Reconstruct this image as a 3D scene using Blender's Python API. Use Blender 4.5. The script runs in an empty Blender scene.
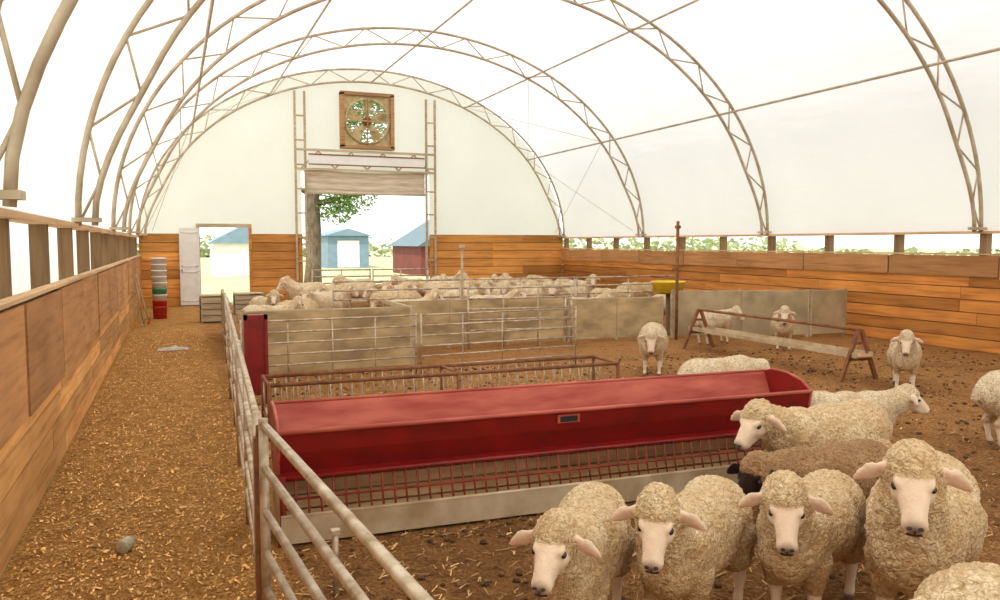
import bpy, math, random
import numpy as np
from mathutils import Vector, Matrix, noise
random.seed(7); np.random.seed(7)
scene = bpy.context.scene
try:
    scene.view_settings.view_transform = 'Standard'
    scene.view_settings.look = 'None'
except Exception as e:
    print(e)

# ------------------------------------------------------------------ materials
def nodemat(name):
    m = bpy.data.materials.new(name); m.use_nodes = True
    nt = m.node_tree
    for n in list(nt.nodes): nt.nodes.remove(n)
    out = nt.nodes.new('ShaderNodeOutputMaterial')
    return m, nt, out
def N(nt, t, **kw):
    n = nt.nodes.new(t)
    for k, v in kw.items(): setattr(n, k, v)
    return n
def mixrgb(nt, fac, a, b, blend='MIX'):
    n = N(nt, 'ShaderNodeMix', data_type='RGBA', blend_type=blend)
    for sock, val in ((0, fac), (6, a), (7, b)):
        if isinstance(val, bpy.types.NodeSocket): nt.links.new(val, n.inputs[sock])
        elif sock == 0: n.inputs[0].default_value = val
        else: n.inputs[sock].default_value = (*val, 1)
    return n.outputs[2]
def math_(nt, op, a, b=0.0, clamp=False):
    n = N(nt, 'ShaderNodeMath', operation=op, use_clamp=clamp)
    for i, val in enumerate((a, b)):
        if isinstance(val, bpy.types.NodeSocket): nt.links.new(val, n.inputs[i])
        else: n.inputs[i].default_value = val
    return n.outputs[0]
def ramp(nt, src, stops):
    n = N(nt, 'ShaderNodeValToRGB')
    cr = n.color_ramp
    while len(cr.elements) < len(stops): cr.elements.new(0.5)
    for e, (p, c) in zip(cr.elements, stops):
        e.position = p; e.color = (*c, 1)
    nt.links.new(src, n.inputs[0])
    return n.outputs[0]
def coords(nt, scale=(1, 1, 1), rot=(0, 0, 0)):
    tc = N(nt, 'ShaderNodeTexCoord'); mp = N(nt, 'ShaderNodeMapping')
    mp.inputs['Scale'].default_value = scale; mp.inputs['Rotation'].default_value = rot
    nt.links.new(tc.outputs['Object'], mp.inputs[0]); return mp.outputs[0]
def noise_(nt, vec, scale, detail=4, rough=.55):
    n = N(nt, 'ShaderNodeTexNoise'); n.inputs['Scale'].default_value = scale
    n.inputs['Detail'].default_value = detail; n.inputs['Roughness'].default_value = rough
    nt.links.new(vec, n.inputs['Vector']); return n.outputs[0]
def bsdf(nt, out, col, rough=.7, metal=0, bump=None, bstr=.3, bdist=.01, spec=.3):
    p = N(nt, 'ShaderNodeBsdfPrincipled')
    if isinstance(col, bpy.types.NodeSocket): nt.links.new(col, p.inputs['Base Color'])
    else: p.inputs['Base Color'].default_value = (*col, 1)
    if isinstance(rough, bpy.types.NodeSocket): nt.links.new(rough, p.inputs['Roughness'])
    else: p.inputs['Roughness'].default_value = rough
    p.inputs['Metallic'].default_value = metal
    p.inputs['Specular IOR Level'].default_value = spec
    if bump is not None:
        b = N(nt, 'ShaderNodeBump'); b.inputs['Strength'].default_value = bstr
        b.inputs['Distance'].default_value = bdist
        nt.links.new(bump, b.inputs['Height']); nt.links.new(b.outputs[0], p.inputs['Normal'])
    nt.links.new(p.outputs[0], out.inputs[0]); return p
def simple(name, c1, c2=None, scale=6, rough=.7, metal=0, bstr=.2, bdist=.005, stretch=(1, 1, 1), lo=.35, hi=.65, island=0.0, spec=.3):
    m, nt, out = nodemat(name)
    if c2 is None: c2 = tuple(x*.8 for x in c1)
    v = coords(nt, stretch); nz = noise_(nt, v, scale, 6)
    col = ramp(nt, nz, [(lo, c1), (hi, c2)])
    if island:
        g = N(nt, 'ShaderNodeNewGeometry')
        f = math_(nt, 'MULTIPLY_ADD', g.outputs['Random Per Island'], island)
        f.node.inputs[2].default_value = 1-island/2
        cb = N(nt, 'ShaderNodeCombineColor')
        for i in range(3): nt.links.new(f, cb.inputs[i])
        col = mixrgb(nt, 1.0, col, cb.outputs[0], 'MULTIPLY')
    bsdf(nt, out, col, rough, metal, nz, bstr, bdist, spec)
    return m
def wood(name, c1, c2, axis='Y', island=.35, rough=.8):
    s = {'X': (.6, 9, 9), 'Y': (9, .6, 9), 'Z': (9, 9, .6)}[axis]
    m, nt, out = nodemat(name)
    g = N(nt, 'ShaderNodeNewGeometry')
    v = coords(nt, s)
    add = N(nt, 'ShaderNodeVectorMath', operation='ADD')
    cb0 = N(nt, 'ShaderNodeCombineXYZ')
    r20 = math_(nt, 'MULTIPLY', g.outputs['Random Per Island'], 37.0)
    for i in range(3): nt.links.new(r20, cb0.inputs[i])
    nt.links.new(v, add.inputs[0]); nt.links.new(cb0.outputs[0], add.inputs[1])
    nz = noise_(nt, add.outputs[0], 1.6, 7, .62)
    big = noise_(nt, coords(nt), .9, 3)
    col = ramp(nt, nz, [(.3, c2), (.5, c1), (.72, tuple(min(1, x*1.2) for x in c1))])
    col = mixrgb(nt, math_(nt, 'MULTIPLY', math_(nt, 'SUBTRACT', big, .35, True), 1.1, True), col, tuple(x*.72 for x in c2))
    f = math_(nt, 'MULTIPLY_ADD', g.outputs['Random Per Island'], island)
    f.node.inputs[2].default_value = 1-island/2
    cb = N(nt, 'ShaderNodeCombineColor')
    for i in range(3): nt.links.new(f, cb.inputs[i])
    col = mixrgb(nt, 1.0, col, cb.outputs[0], 'MULTIPLY')
    bsdf(nt, out, col, rough, 0, nz, .25, .004, .2)
    return m
M = {}
M['plankY'] = wood('plank_wood_lengthwise', (.74, .39, .135), (.48, .21, .055), 'Y', .6)
M['plankX'] = wood('plank_wood_crosswise', (.72, .33, .085), (.46, .175, .04), 'X', .6)
M['plankR'] = wood('plank_wood_orange', (.62, .255, .06), (.36, .125, .028), 'Y', .6)
M['boardY'] = wood('plywood_strip', (.56, .28, .11), (.38, .17, .06), 'Y', .35)
M['post'] = wood('weathered_post', (.30, .19, .10), (.17, .10, .05), 'Z', .3)
M['header'] = wood('header_beam_wood', (.74, .50, .28), (.52, .33, .17), 'Y', .2)
M['greywood'] = wood('grey_weathered_wood', (.54, .43, .28), (.34, .25, .15), 'X', .3)
M['ply'] = simple('pen_plywood', (.62, .46, .25), (.32, .23, .12), 1.6, .75, bstr=.1, stretch=(1, 1, 2.2), island=.3)
M['plygrey'] = simple('pen_plywood_grey', (.56, .44, .27), (.33, .26, .15), 1.6, .75, bstr=.1, island=.3)
M['steel'] = simple('galvanised_pipe', (.68, .58, .44), (.36, .26, .16), 9, .42, .5, .1, .002)
M['truss'] = simple('truss_pipe', (.60, .51, .38), (.40, .31, .20), 3, .5, .2, .05, .002)
M['red'] = simple('red_paint_worn', (.32, .012, .010), (.15, .008, .008), 3.5, .36, 0, .08, .003, (1, 2, 2), .3, .75, spec=.5)
M['redin'] = simple('red_paint_faded', (.58, .14, .09), (.36, .045, .03), 3.0, .55, 0, .08, .003, (.6, 3, 3), spec=.4)
M['rod'] = simple('red_rod', (.36, .06, .03), (.20, .03, .02), 8, .5)
M['rust'] = simple('rusty_steel', (.34, .15, .07), (.20, .08, .04), 10, .8, .2)
M['tan'] = simple('feeder_tan_board', (.76, .49, .25), (.50, .29, .13), 3, .7, bstr=.15, stretch=(.5, 1, 6), island=.4)
M['galv'] = simple('stained_sheet', (.66, .54, .38), (.42, .30, .17), 3.5, .55, .1, .1)
M['white'] = simple('white_paint', (.88, .87, .84), (.82, .80, .76), 3, .5)
M['black'] = simple('black_rubber', (.02, .02, .02), (.04, .04, .04), 5, .6)
M['yellow'] = simple('yellow_plastic', (.88, .62, .04), (.74, .50, .03), 4, .4)
M['redplastic'] = simple('red_plastic', (.65, .05, .03), (.5, .04, .02), 4, .4)
M['greenplastic'] = simple('green_plastic', (.10, .35, .20), (.08, .28, .15), 4, .4)
M['greyrag'] = simple('pale_rag', (.66, .60, .52), (.48, .42, .34), 8, .9)
M['curtaincloth'] = simple('door_curtain_cloth', (.76, .66, .52), (.54, .45, .33), 3, .9, stretch=(.5, 1, 6))
M['leaf'] = simple('tree_leaves', (.10, .22, .03), (.24, .36, .07), 3, .6, island=.5)
M['leafpale'] = simple('hedge_leaves', (.46, .52, .30), (.60, .62, .42), .3, .8, island=.3)
M['bark'] = simple('tree_bark', (.22, .17, .12), (.11, .08, .05), 6, .9, bstr=.8, bdist=.03, stretch=(2, 2, .5))
M['fanwood'] = wood('fan_frame_wood', (.44, .25, .12), (.26, .14, .06), 'X', .2)
M['fanmetal'] = simple('fan_metal', (.58, .46, .24), (.40, .30, .13), 6, .4, .3)
M['blue'] = simple('blue_siding', (.17, .26, .33), (.22, .31, .38), 2, .6)
M['barnred'] = simple('barn_red_siding', (.20, .05, .035), (.15, .035, .03), 2, .7)
M['barnroof'] = simple('barn_roof_metal', (.08, .14, .16), (.12, .18, .19), 2, .5)
M['glass'] = simple('bottle_glass', (.36, .34, .20), (.44, .38, .26), 9, .15, spec=.6)
M['eye'] = simple('sheep_eye', (.012, .008, .005), (.025, .016, .01), 5, .12, spec=.6)
M['nostril'] = simple('sheep_nostril', (.07, .035, .03), (.04, .02, .018), 5, .6)
M['clod'] = simple('dung_clod', (.20, .105, .045), (.10, .05, .022), 20, .95, island=.8)

def fabric(name, col, tcol, grid=1.0):
    m, nt, out = nodemat(name)
    v = coords(nt); nz = noise_(nt, v, .5, 4); fine = noise_(nt, coords(nt, (1, .35, 1)), 1.3, 4)
    c = mixrgb(nt, nz, col, tuple(x*.93 for x in col)); t = mixrgb(nt, nz, tcol, tuple(x*.84 for x in tcol))
    d = N(nt, 'ShaderNodeBsdfDiffuse'); tr = N(nt, 'ShaderNodeBsdfTranslucent')
    nt.links.new(c, d.inputs[0]); nt.links.new(t, tr.inputs[0])
    b = N(nt, 'ShaderNodeBump'); b.inputs['Strength'].default_value = .6; b.inputs['Distance'].default_value = .12
    nt.links.new(fine, b.inputs['Height'])
    nt.links.new(b.outputs[0], d.inputs['Normal']); nt.links.new(b.outputs[0], tr.inputs['Normal'])
    mx = N(nt, 'ShaderNodeMixShader'); mx.inputs[0].default_value = .5
    nt.links.new(d.outputs[0], mx.inputs[1]); nt.links.new(tr.outputs[0], mx.inputs[2])
    nt.links.new(mx.outputs[0], out.inputs[0]); return m
M['fabric'] = fabric('hoop_barn_fabric', (.84, .835, .82), (.96, .94, .93))
M['gable'] = fabric('gable_fabric', (.88, .86, .81), (.97, .95, .90))

def ground_mats():
    m, nt, out = nodemat('barn_bedding')
    tc = N(nt, 'ShaderNodeTexCoord'); sp = N(nt, 'ShaderNodeSeparateXYZ')
    nt.links.new(tc.outputs['Object'], sp.inputs[0])
    v = coords(nt)
    fine = noise_(nt, v, 34, 5, .7); mid = noise_(nt, v, 5, 5, .65); big = noise_(nt, v, .8, 4)
    vor = N(nt, 'ShaderNodeTexVoronoi'); vor.inputs['Scale'].default_value = 42; nt.links.new(v, vor.inputs['Vector'])
    aisle = ramp(nt, fine, [(.32, (.28, .10, .02)), (.48, (.70, .34, .085)), (.66, (.98, .64, .26))])
    pen = ramp(nt, fine, [(.32, (.19, .075, .025)), (.50, (.56, .265, .09)), (.68, (.85, .50, .21))])
    aisle = mixrgb(nt, math_(nt, 'MULTIPLY', math_(nt, 'SUBTRACT', mid, .43, True), 2.8, True), aisle, (.40, .175, .045))
    pen = mixrgb(nt, math_(nt, 'MULTIPLY', math_(nt, 'SUBTRACT', big, .5, True), 3.2, True), pen, (.35, .16, .055))
    pen = mixrgb(nt, math_(nt, 'MULTIPLY', math_(nt, 'SUBTRACT', mid, .52, True), 3.4, True), pen, (.14, .06, .022))
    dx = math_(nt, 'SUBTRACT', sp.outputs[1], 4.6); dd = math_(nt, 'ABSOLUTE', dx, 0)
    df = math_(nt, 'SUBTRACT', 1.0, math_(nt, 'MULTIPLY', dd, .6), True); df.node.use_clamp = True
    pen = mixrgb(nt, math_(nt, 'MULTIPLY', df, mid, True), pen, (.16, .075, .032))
    xx = math_(nt, 'ADD', sp.outputs[0], math_(nt, 'MULTIPLY', math_(nt, 'SUBTRACT', mid, .5), .5))
    f = math_(nt, 'MULTIPLY', math_(nt, 'SUBTRACT', xx, .45), 3.0, True)
    f.node.use_clamp = True
    col = mixrgb(nt, f, aisle, pen)
    col = mixrgb(nt, .40, col, mixrgb(nt, vor.outputs['Distance'], (1.2, 1.15, 1.05), (.42, .37, .32)), 'MULTIPLY')
    h = math_(nt, 'ADD', fine, math_(nt, 'MULTIPLY', mid, 2.5))
    bsdf(nt, out, col, .95, 0, h, 1.0, .06, .1)
    M['floor'] = m
    m, nt, out = nodemat('outdoor_grass')
    v = coords(nt); n1 = noise_(nt, v, .25, 6); n2 = noise_(nt, v, 6, 4)
    col = mixrgb(nt, .4, ramp(nt, n1, [(.35, (.36, .40, .18)), (.6, (.52, .50, .30)), (.8, (.60, .57, .44))]), ramp(nt, n2, [(.3, (.3, .34, .15)), (.7, (.6, .62, .38))]))
    bsdf(nt, out, col, .95, 0, n2, .4, .05, .1)
    M['grass'] = m
ground_mats()

def wool_mat(name, c1, c2, skin, nose):
    m, nt, out = nodemat(name)
    v = coords(nt)
    vor = N(nt, 'ShaderNodeTexVoronoi'); vor.inputs['Scale'].default_value = 70
    wv = N(nt, 'ShaderNodeVectorMath', operation='ADD')
    nzv = N(nt, 'ShaderNodeTexNoise'); nzv.inputs['Scale'].default_value = 22; nt.links.new(v, nzv.inputs['Vector'])
    scl = N(nt, 'ShaderNodeVectorMath', operation='SCALE'); scl.inputs['Scale'].default_value = .06
    nt.links.new(nzv.outputs['Color'], scl.inputs[0])
    nt.links.new(v, wv.inputs[0]); nt.links.new(scl.outputs[0], wv.inputs[1])
    nt.links.new(wv.outputs[0], vor.inputs['Vector'])
    big = noise_(nt, v, 4, 5); fine = noise_(nt, v, 90, 3)
    col = ramp(nt, big, [(.38, c2), (.62, c1)])
    col = mixrgb(nt, math_(nt, 'MULTIPLY', math_(nt, 'SUBTRACT', vor.outputs['Distance'], .36, True), 1.4, True), col, tuple(x*y for x, y in zip(c2, (.52, .42, .32))))  # crevices between wool locks darkened, shade put into the colour
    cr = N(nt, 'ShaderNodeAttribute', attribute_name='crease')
    col = mixrgb(nt, math_(nt, 'MULTIPLY', cr.outputs['Fac'], .5), col, tuple(x*y for x, y in zip(c2, (.58, .45, .33))))  # painted shade in the hollows of the displaced fleece, for contrast
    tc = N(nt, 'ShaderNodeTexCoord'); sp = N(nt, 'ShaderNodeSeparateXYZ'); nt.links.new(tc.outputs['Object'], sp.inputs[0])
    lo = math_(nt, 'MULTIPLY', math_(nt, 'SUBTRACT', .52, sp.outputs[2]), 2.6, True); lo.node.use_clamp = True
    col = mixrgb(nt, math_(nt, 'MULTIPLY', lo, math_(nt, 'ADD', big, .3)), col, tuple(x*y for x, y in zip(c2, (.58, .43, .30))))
    a = N(nt, 'ShaderNodeAttribute', attribute_name='wool'); d = N(nt, 'ShaderNodeAttribute', attribute_name='nosedark')
    ea = N(nt, 'ShaderNodeAttribute', attribute_name='ear')
    n3 = noise_(nt, v, 18, 4)
    sk = mixrgb(nt, n3, skin, tuple(x*y for x, y in zip(skin, (.76, .66, .58))))
    sk = mixrgb(nt, math_(nt, 'MULTIPLY', ea.outputs['Fac'], .6), sk, tuple(x*y for x, y in zip(skin, (.72, .50, .42))))
    sk = mixrgb(nt, d.outputs['Fac'], sk, nose)
    col = mixrgb(nt, a.outputs['Fac'], sk, col)
    h = math_(nt, 'SUBTRACT', math_(nt, 'MULTIPLY', fine, .5), vor.outputs['Distance'])
    h = math_(nt, 'MULTIPLY', h, math_(nt, 'ADD', a.outputs['Fac'], .12))
    p = bsdf(nt, out, col, .95, 0, h, .75, .014, .1)
    p.inputs['Sheen Weight'].default_value = .08
    return m
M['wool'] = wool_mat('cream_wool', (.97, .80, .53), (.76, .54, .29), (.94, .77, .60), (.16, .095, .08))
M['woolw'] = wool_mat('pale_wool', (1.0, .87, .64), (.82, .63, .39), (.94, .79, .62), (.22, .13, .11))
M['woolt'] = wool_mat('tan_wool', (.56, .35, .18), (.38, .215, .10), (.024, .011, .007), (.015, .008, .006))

# ------------------------------------------------------------------ mesh builder
class MB:
    def __init__(s): s.v = []; s.f = []; s.m = []; s.mats = []; s.sm = []
    def mi(s, key):
        if key not in s.mats: s.mats.append(key)
        return s.mats.index(key)
    def add(s, vs, fs, key, smooth=False):
        o = len(s.v); i = s.mi(key)
        s.v += [tuple(p) for p in vs]
        for f in fs: s.f.append(tuple(o+k for k in f)); s.m.append(i); s.sm.append(smooth)
    def box(s, a, b, key):
        x0, y0, z0 = a; x1, y1, z1 = b
        vs = [(x0, y0, z0), (x1, y0, z0), (x1, y1, z0), (x0, y1, z0), (x0, y0, z1), (x1, y0, z1), (x1, y1, z1), (x0, y1, z1)]
        s.add(vs, [(0, 3, 2, 1), (4, 5, 6, 7), (0, 1, 5, 4), (1, 2, 6, 5), (2, 3, 7, 6), (3, 0, 4, 7)], key)
    def beam(s, p0, p1, w, h, key, up=(0, 0, 1)):
        p0 = Vector(p0); p1 = Vector(p1); d = (p1-p0).normalized(); u = Vector(up)
        sd = d.cross(u)
        if sd.length < 1e-4: sd = d.cross(Vector((1, 0, 0)))
        sd.normalize(); u = sd.cross(d).normalized()
        vs = []
        for p in (p0, p1):
            for a, b in ((-1, -1), (1, -1), (1, 1), (-1, 1)): vs.append(p+sd*a*w/2+u*b*h/2)
        s.add(vs, [(3, 2, 1, 0), (4, 5, 6, 7), (0, 1, 5, 4), (1, 2, 6, 5), (2, 3, 7, 6), (3, 0, 4, 7)], key)
    def tube(s, pts, r, key, n=8, closed=False):
        pts = [Vector(p) for p in pts]; k = len(pts); vs = []
        prev = None
        for i, p in enumerate(pts):
            if closed: d = pts[(i+1) % k]-pts[i-1]
            else: d = pts[min(i+1, k-1)]-pts[max(i-1, 0)]
            d.normalize()
            if prev is None:
                a = d.cross(Vector((0, 0, 1)))
                if a.length < .05: a = d.cross(Vector((1, 0, 0)))
            else: a = prev-d*prev.dot(d)
            a.normalize(); prev = a; b = d.cross(a)
            rr = r[i] if isinstance(r, (list, tuple)) else r
            for j in range(n):
                t = 2*math.pi*j/n; vs.append(p+(a*math.cos(t)+b*math.sin(t))*rr)
        fs = []
        for i in range(k if closed else k-1):
            i2 = (i+1) % k
            for j in range(n): j2 = (j+1) % n; fs.append((i*n+j, i*n+j2, i2*n+j2, i2*n+j))
        if not closed: fs += [tuple(range(n))[::-1], tuple((k-1)*n+j for j in range(n))]
        s.add(vs, fs, key, True)
    def lathe(s, c, prof, key, n=20, ax=Vector((0, 0, 1))):
        ax = Vector(ax).normalized(); a = ax.cross(Vector((1, 0, 0)))
        if a.length < .05: a = ax.cross(Vector((0, 1, 0)))
        a.normalize(); b = ax.cross(a); vs = []
        for (r, z) in prof:
            for j in range(n):
                t = 2*math.pi*j/n; vs.append(Vector(c)+ax*z+(a*math.cos(t)+b*math.sin(t))*r)
        fs = [(i*n+j, i*n+(j+1) % n, (i+1)*n+(j+1) % n, (i+1)*n+j) for i in range(len(prof)-1) for j in range(n)]
        s.add(vs, fs, key, True)
    def plate(s, prof, x0, x1, t, key):
        for (ya, za), (yb, zb) in zip(prof[:-1], prof[1:]):
            d = Vector((0, yb-ya, zb-za)).normalized(); nrm = Vector((0, -d.z, d.y))*t/2
            vs = []
            for x in (x0, x1):
                for (y, z) in ((ya, za), (yb, zb)):
                    for sg in (-1, 1): vs.append((x, y+sg*nrm.y, z+sg*nrm.z))
            s.add(vs, [(0, 1, 3, 2), (4, 6, 7, 5), (0, 4, 5, 1), (2, 3, 7, 6), (0, 2, 6, 4), (1, 5, 7, 3)], key)
    def obj(s, name, loc=(0, 0, 0), rotz=0):
        me = bpy.data.meshes.new(name)
        vs = [(a-loc[0], b-loc[1], c-loc[2]) for a, b, c in s.v] if any(loc) else s.v
        me.from_pydata(vs, [], s.f)
        for k in s.mats: me.materials.append(M[k])
        me.polygons.foreach_set('material_index', s.m); me.polygons.foreach_set('use_smooth', s.sm)
        me.update(); ob = bpy.data.objects.new(name, me); ob.location = loc; ob.rotation_euler = (0, 0, math.radians(rotz))
        scene.collection.objects.link(ob); return ob

# ------------------------------------------------------------------ dimensions
XL, XR, YB, YF = -1.03, 13.7, 27.4, -6.9
CX = (XL+XR)/2; Z0 = 2.0; A = (XR-XL)/2; B = 5.88
ARCH = [27.25, 21.7, 16.0, 10.3, 5.15, -1.1, -6.7]

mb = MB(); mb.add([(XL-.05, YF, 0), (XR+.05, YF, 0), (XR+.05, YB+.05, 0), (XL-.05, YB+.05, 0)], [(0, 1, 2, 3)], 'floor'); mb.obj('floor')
mb = MB(); mb.add([(-250, -200, -.06), (250, -200, -.06), (250, 300, -.06), (-250, 300, -.06)], [(0, 1, 2, 3)], 'grass'); mb.obj('outdoor_ground')

def side_wall(name, x, sgn, ztop_planks, zb0, zb1, key, bl):
    mb = MB(); rows = 6; h = ztop_planks/rows
    xa, xb = sorted((x-sgn*.034, x-sgn*.045)); mb.box((xa, YF, 0), (xb, YB, zb1-.02), 'post')  # thin dark backing added behind the planks to stop light through gaps
    for r in range(rows):
        y = YF+random.uniform(0, 2)-2
        while y < YB:
            L = random.choice([3.6, 4.2, 4.8]); y0 = max(y, YF); y1 = min(y+L, YB)
            if y1 > y0:
                j = random.uniform(-.004, .008)
                xa, xb = sorted((x-sgn*.03+j, x+sgn*.02+j))
                mb.box((xa, y0+.004, r*h+.009), (xb, y1-.004, (r+1)*h-.009), key)
            y += L
    y = YF
    while y < YB-.1:
        y1 = min(y+bl, YB); dz = random.uniform(-.03, .03)
        o = random.choice([0, .012])
        xa, xb = sorted((x+sgn*.03, x+sgn*(.05+o)))
        mb.box((xa, y+.014, zb0+dz), (xb, y1-.014, zb1+dz*.4), 'boardY'); y += bl
    y = YF+.1
    while y < YB+.2:
        yy = min(y, YB-.1)
        xa, xb = sorted((x-sgn*.19, x-sgn*.048))
        mb.box((xa, yy-.07, 0), (xb, yy+.07, 2.17), 'post'); y += 1.9
    xa, xb = sorted((x-sgn*.20, x+sgn*.03))
    mb.box((xa, YF, 2.17), (xb, YB, 2.22), 'header')
    mb.box((min(x-sgn*.04, x+sgn*.06), YF, zb1+.02), (max(x-sgn*.04, x+sgn*.06), YB, zb1+.05), 'header')
    mb.obj(name)
side_wall('wall_left', XL, 1, 1.30, .80, 1.58, 'plankY', 1.9)
side_wall('wall_right', XR, -1, 1.42, 1.36, 1.76, 'plankR', 2.4)

mb = MB()
for (xa, xb) in ((XL, .76), (2.27, 3.98), (8.43, XR)):
    mb.box((xa, YB+.032, 0), (xb, YB+.04, 2.3), 'post')  # dark backing sheet added so no daylight shows between the boards
    rows = 8; h = 2.3/rows
    for r in range(rows):
        x = xa
        while x < xb-.05:
            L = random.choice([2.4, 3.0, 3.6]); x1 = min(x+L, xb); j = random.uniform(-.006, .006)
            mb.box((x+.003, YB-.02+j, r*h+.009), (x1-.003, YB+.03+j, (r+1)*h-.009), 'plankX'); x = x1
for x in (.70, 2.30, 3.90, 8.50): mb.box((x-.05, YB-.07, 0), (x+.05, YB-.03, 2.5 if x < 3 else 2.3), 'plankX')
mb.box((.65, YB-.07, 2.5), (2.35, YB-.03, 2.62), 'greywood')
mb.obj('wall_back')

def ell(x, a=A, b=B): return Z0+b*math.sqrt(max(0, 1-((x-CX)/a)**2))
def gable(name, y, cols):
    mb = MB()
    for xa, xb, lows in cols:
        n = max(1, int((xb-xa)/.3))
        for i in range(n):
            x0 = xa+(xb-xa)*i/n; x1 = xa+(xb-xa)*(i+1)/n
            for lo, hi in lows:
                h0 = ell(x0)+.05 if hi is None else hi; h1 = ell(x1)+.05 if hi is None else hi
                h0 = max(h0, lo+.001); h1 = max(h1, lo+.001)
                k = 8
                vs = []
                for q in range(k+1): vs += [(x0, y, lo+(h0-lo)*q/k), (x1, y, lo+(h1-lo)*q/k)]
                mb.add(vs, [(2*q, 2*q+1, 2*q+3, 2*q+2) for q in range(k)], 'gable', True)
    mb.obj(name)
gable('gable_fabric_back', YB+.06, [(XL-.02, .76, [(2.28, None)]), (.76, 2.27, [(2.55, None)]), (2.27, 3.98, [(2.28, None)]), (3.98, 5.33, [(4.4, None)]),
    (5.33, 7.07, [(4.4, 5.24), (7.04, None)]), (7.07, 8.43, [(4.4, None)]), (8.43, XR+.02, [(2.28, None)])])
gable('gable_fabric_front', YF, [(XL, 4.0, [(0, None)]), (4.0, 8.7, [(4.2, None)]), (8.7, XR, [(0, None)])])

mb = MB(); NT = 72; ys = []
y = YB+.08
while y > YF-.1: ys.append(y); y -= .57
ys.append(YF-.1)
vs = []
for y in ys:
    da = min(abs(y-a) for a in ARCH); sag = .05*min(1, da/2.8)
    for i in range(NT+1):
        t = math.pi*i/NT; vs.append((CX+(A+.07-sag)*math.cos(t), y, Z0+.22*(1-math.sin(t))+(B+.10-sag)*math.sin(t)))
fs = [(j*(NT+1)+i, j*(NT+1)+i+1, (j+1)*(NT+1)+i+1, (j+1)*(NT+1)+i) for j in range(len(ys)-1) for i in range(NT)]
mb.add(vs, fs, 'fabric', True)
mb.obj('ceiling')

mb = MB(); n = 120
vs = []
for i in range(n+1):
    y = YF+(YB-YF)*i/n; dx = .02*math.sin(y*5.3)+.015*math.sin(y*2.1)
    for z in (.6, 1.2, 1.7, 2.16): vs.append((XL-.27+dx*(2.16-z), y, z))
    vs.append((XL-.0, y, 2.235))  # top strip added to block sun leaking in below the ceiling edge
mb.add(vs, [(5*i+k, 5*i+5+k, 5*i+6+k, 5*i+1+k) for i in range(n) for k in (0, 1, 2, 3)], 'fabric', True)
mb.obj('side_curtain')

def arch(y):
    mb = MB(); n = 64
    O = []; I = []
    for i in range(n+1):
        t = math.pi*i/n; q = min(1, math.sin(t)/.35); q = q*q*(3-2*q); off = .17+.25*q
        for L, o in ((O, .02), (I, .02+off)): L.append((CX+(A-o)*math.cos(t), y, Z0+.2+(B-.2-o)*math.sin(t)))
    mb.tube(O, .036, 'truss', 8); mb.tube(I, .036, 'truss', 8)
    for i in range(0, n, 2):
        k = (i//2) % 2
        a, b = (O[i], I[i+2]) if k == 0 else (I[i], O[i+2])
        mb.tube([a, b], .017, 'truss', 6)
    for x in (O[0][0]-.09, O[-1][0]+.09): mb.box((x-.15, y-.08, Z0+.24), (x+.15, y+.08, Z0+.29), 'truss')
    mb.obj('arch_truss')
for y in ARCH: arch(y)
mb = MB()
for deg in (33, 61, 90, 119, 147):
    t = math.radians(deg); p = (CX+(A-.44)*math.cos(t), Z0+.2+(B-.64)*math.sin(t))
    mb.tube([(p[0], ARCH[-1], p[1]), (p[0], ARCH[0], p[1])], .026, 'truss', 8)
mb.obj('roof_purlins')
mb = MB()
def ap(deg, y, off=.40):
    t = math.radians(deg); return (CX+(A-off)*math.cos(t), y, Z0+.2+(B-off-.2)*math.sin(t))
for ya, yb in ((ARCH[0], ARCH[1]),):
    for d0, d1 in ((147, 178), (119, 147), (33, 2), (61, 33)):
        mb.tube([ap(d0, ya), ap(d1, yb)], .007, 'truss', 5); mb.tube([ap(d1, ya), ap(d0, yb)], .007, 'truss', 5)
mb.obj('brace_cables')

mb = MB(); yf = YB-.12
for x0 in (3.78, 8.28):
    for dx in (0, .32): mb.beam((x0+dx, yf, 0), (x0+dx, yf, 7.0), .07, .07, 'greywood')
    for i in range(8): mb.beam((x0, yf, .6+i*.8), (x0+.32, yf, .6+i*.8), .05, .05, 'greywood')
for z in (4.46, 5.10): mb.beam((3.8, yf, z), (8.6, yf, z), .09, .07, 'greywood')
for i in range(8):
    xa = 3.98+i*.55; za, zb = (4.5, 5.06) if i % 2 == 0 else (5.06, 4.5)
    mb.beam((xa, yf, za), (xa+.55, yf, zb), .04, .05, 'greywood')
mb.box((4.2, yf-.05, 4.62), (8.2, yf-.02, 4.95), 'white')
mb.box((4.2, yf-.07, 4.60), (8.2, yf-.05, 4.64), 'rust'); mb.box((4.2, yf-.07, 4.93), (8.2, yf-.05, 4.97), 'rust')
mb.obj('door_frame_truss')
mb = MB(); n = 60; prof = []
for r in range(13): prof.append((.025*math.sin(r*1.7), 3.72+r*.062))
vs = []
for i in range(n+1):
    x = 4.15+4.1*i/n
    for (dy, z) in prof: vs.append((x, yf+.10+dy*(1+.3*math.sin(i*.7)), z-.06*math.sin(math.pi*i/n)))
k = len(prof)
mb.add(vs, [(i*k+j, (i+1)*k+j, (i+1)*k+j+1, i*k+j+1) for i in range(n) for j in range(k-1)], 'curtaincloth', True)
mb.tube([(4.15, yf+.1, 3.70), (8.25, yf+.1, 3.70)], .05, 'curtaincloth')
mb.obj('roll_up_door_curtain')
mb = MB(); x0, x1, z0, z1 = 5.33, 7.07, 5.24, 7.04; y = YB-.10
for a, b in (((x0-.05, z0-.05), (x1+.05, z0+.06)), ((x0-.05, z1-.06), (x1+.05, z1+.05)), ((x0-.05, z0), (x0+.08, z1)), ((x1-.08, z0), (x1+.05, z1))):
    mb.box((a[0], y-.12, a[1]), (b[0], y+.15, b[1]), 'fanwood')
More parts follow.
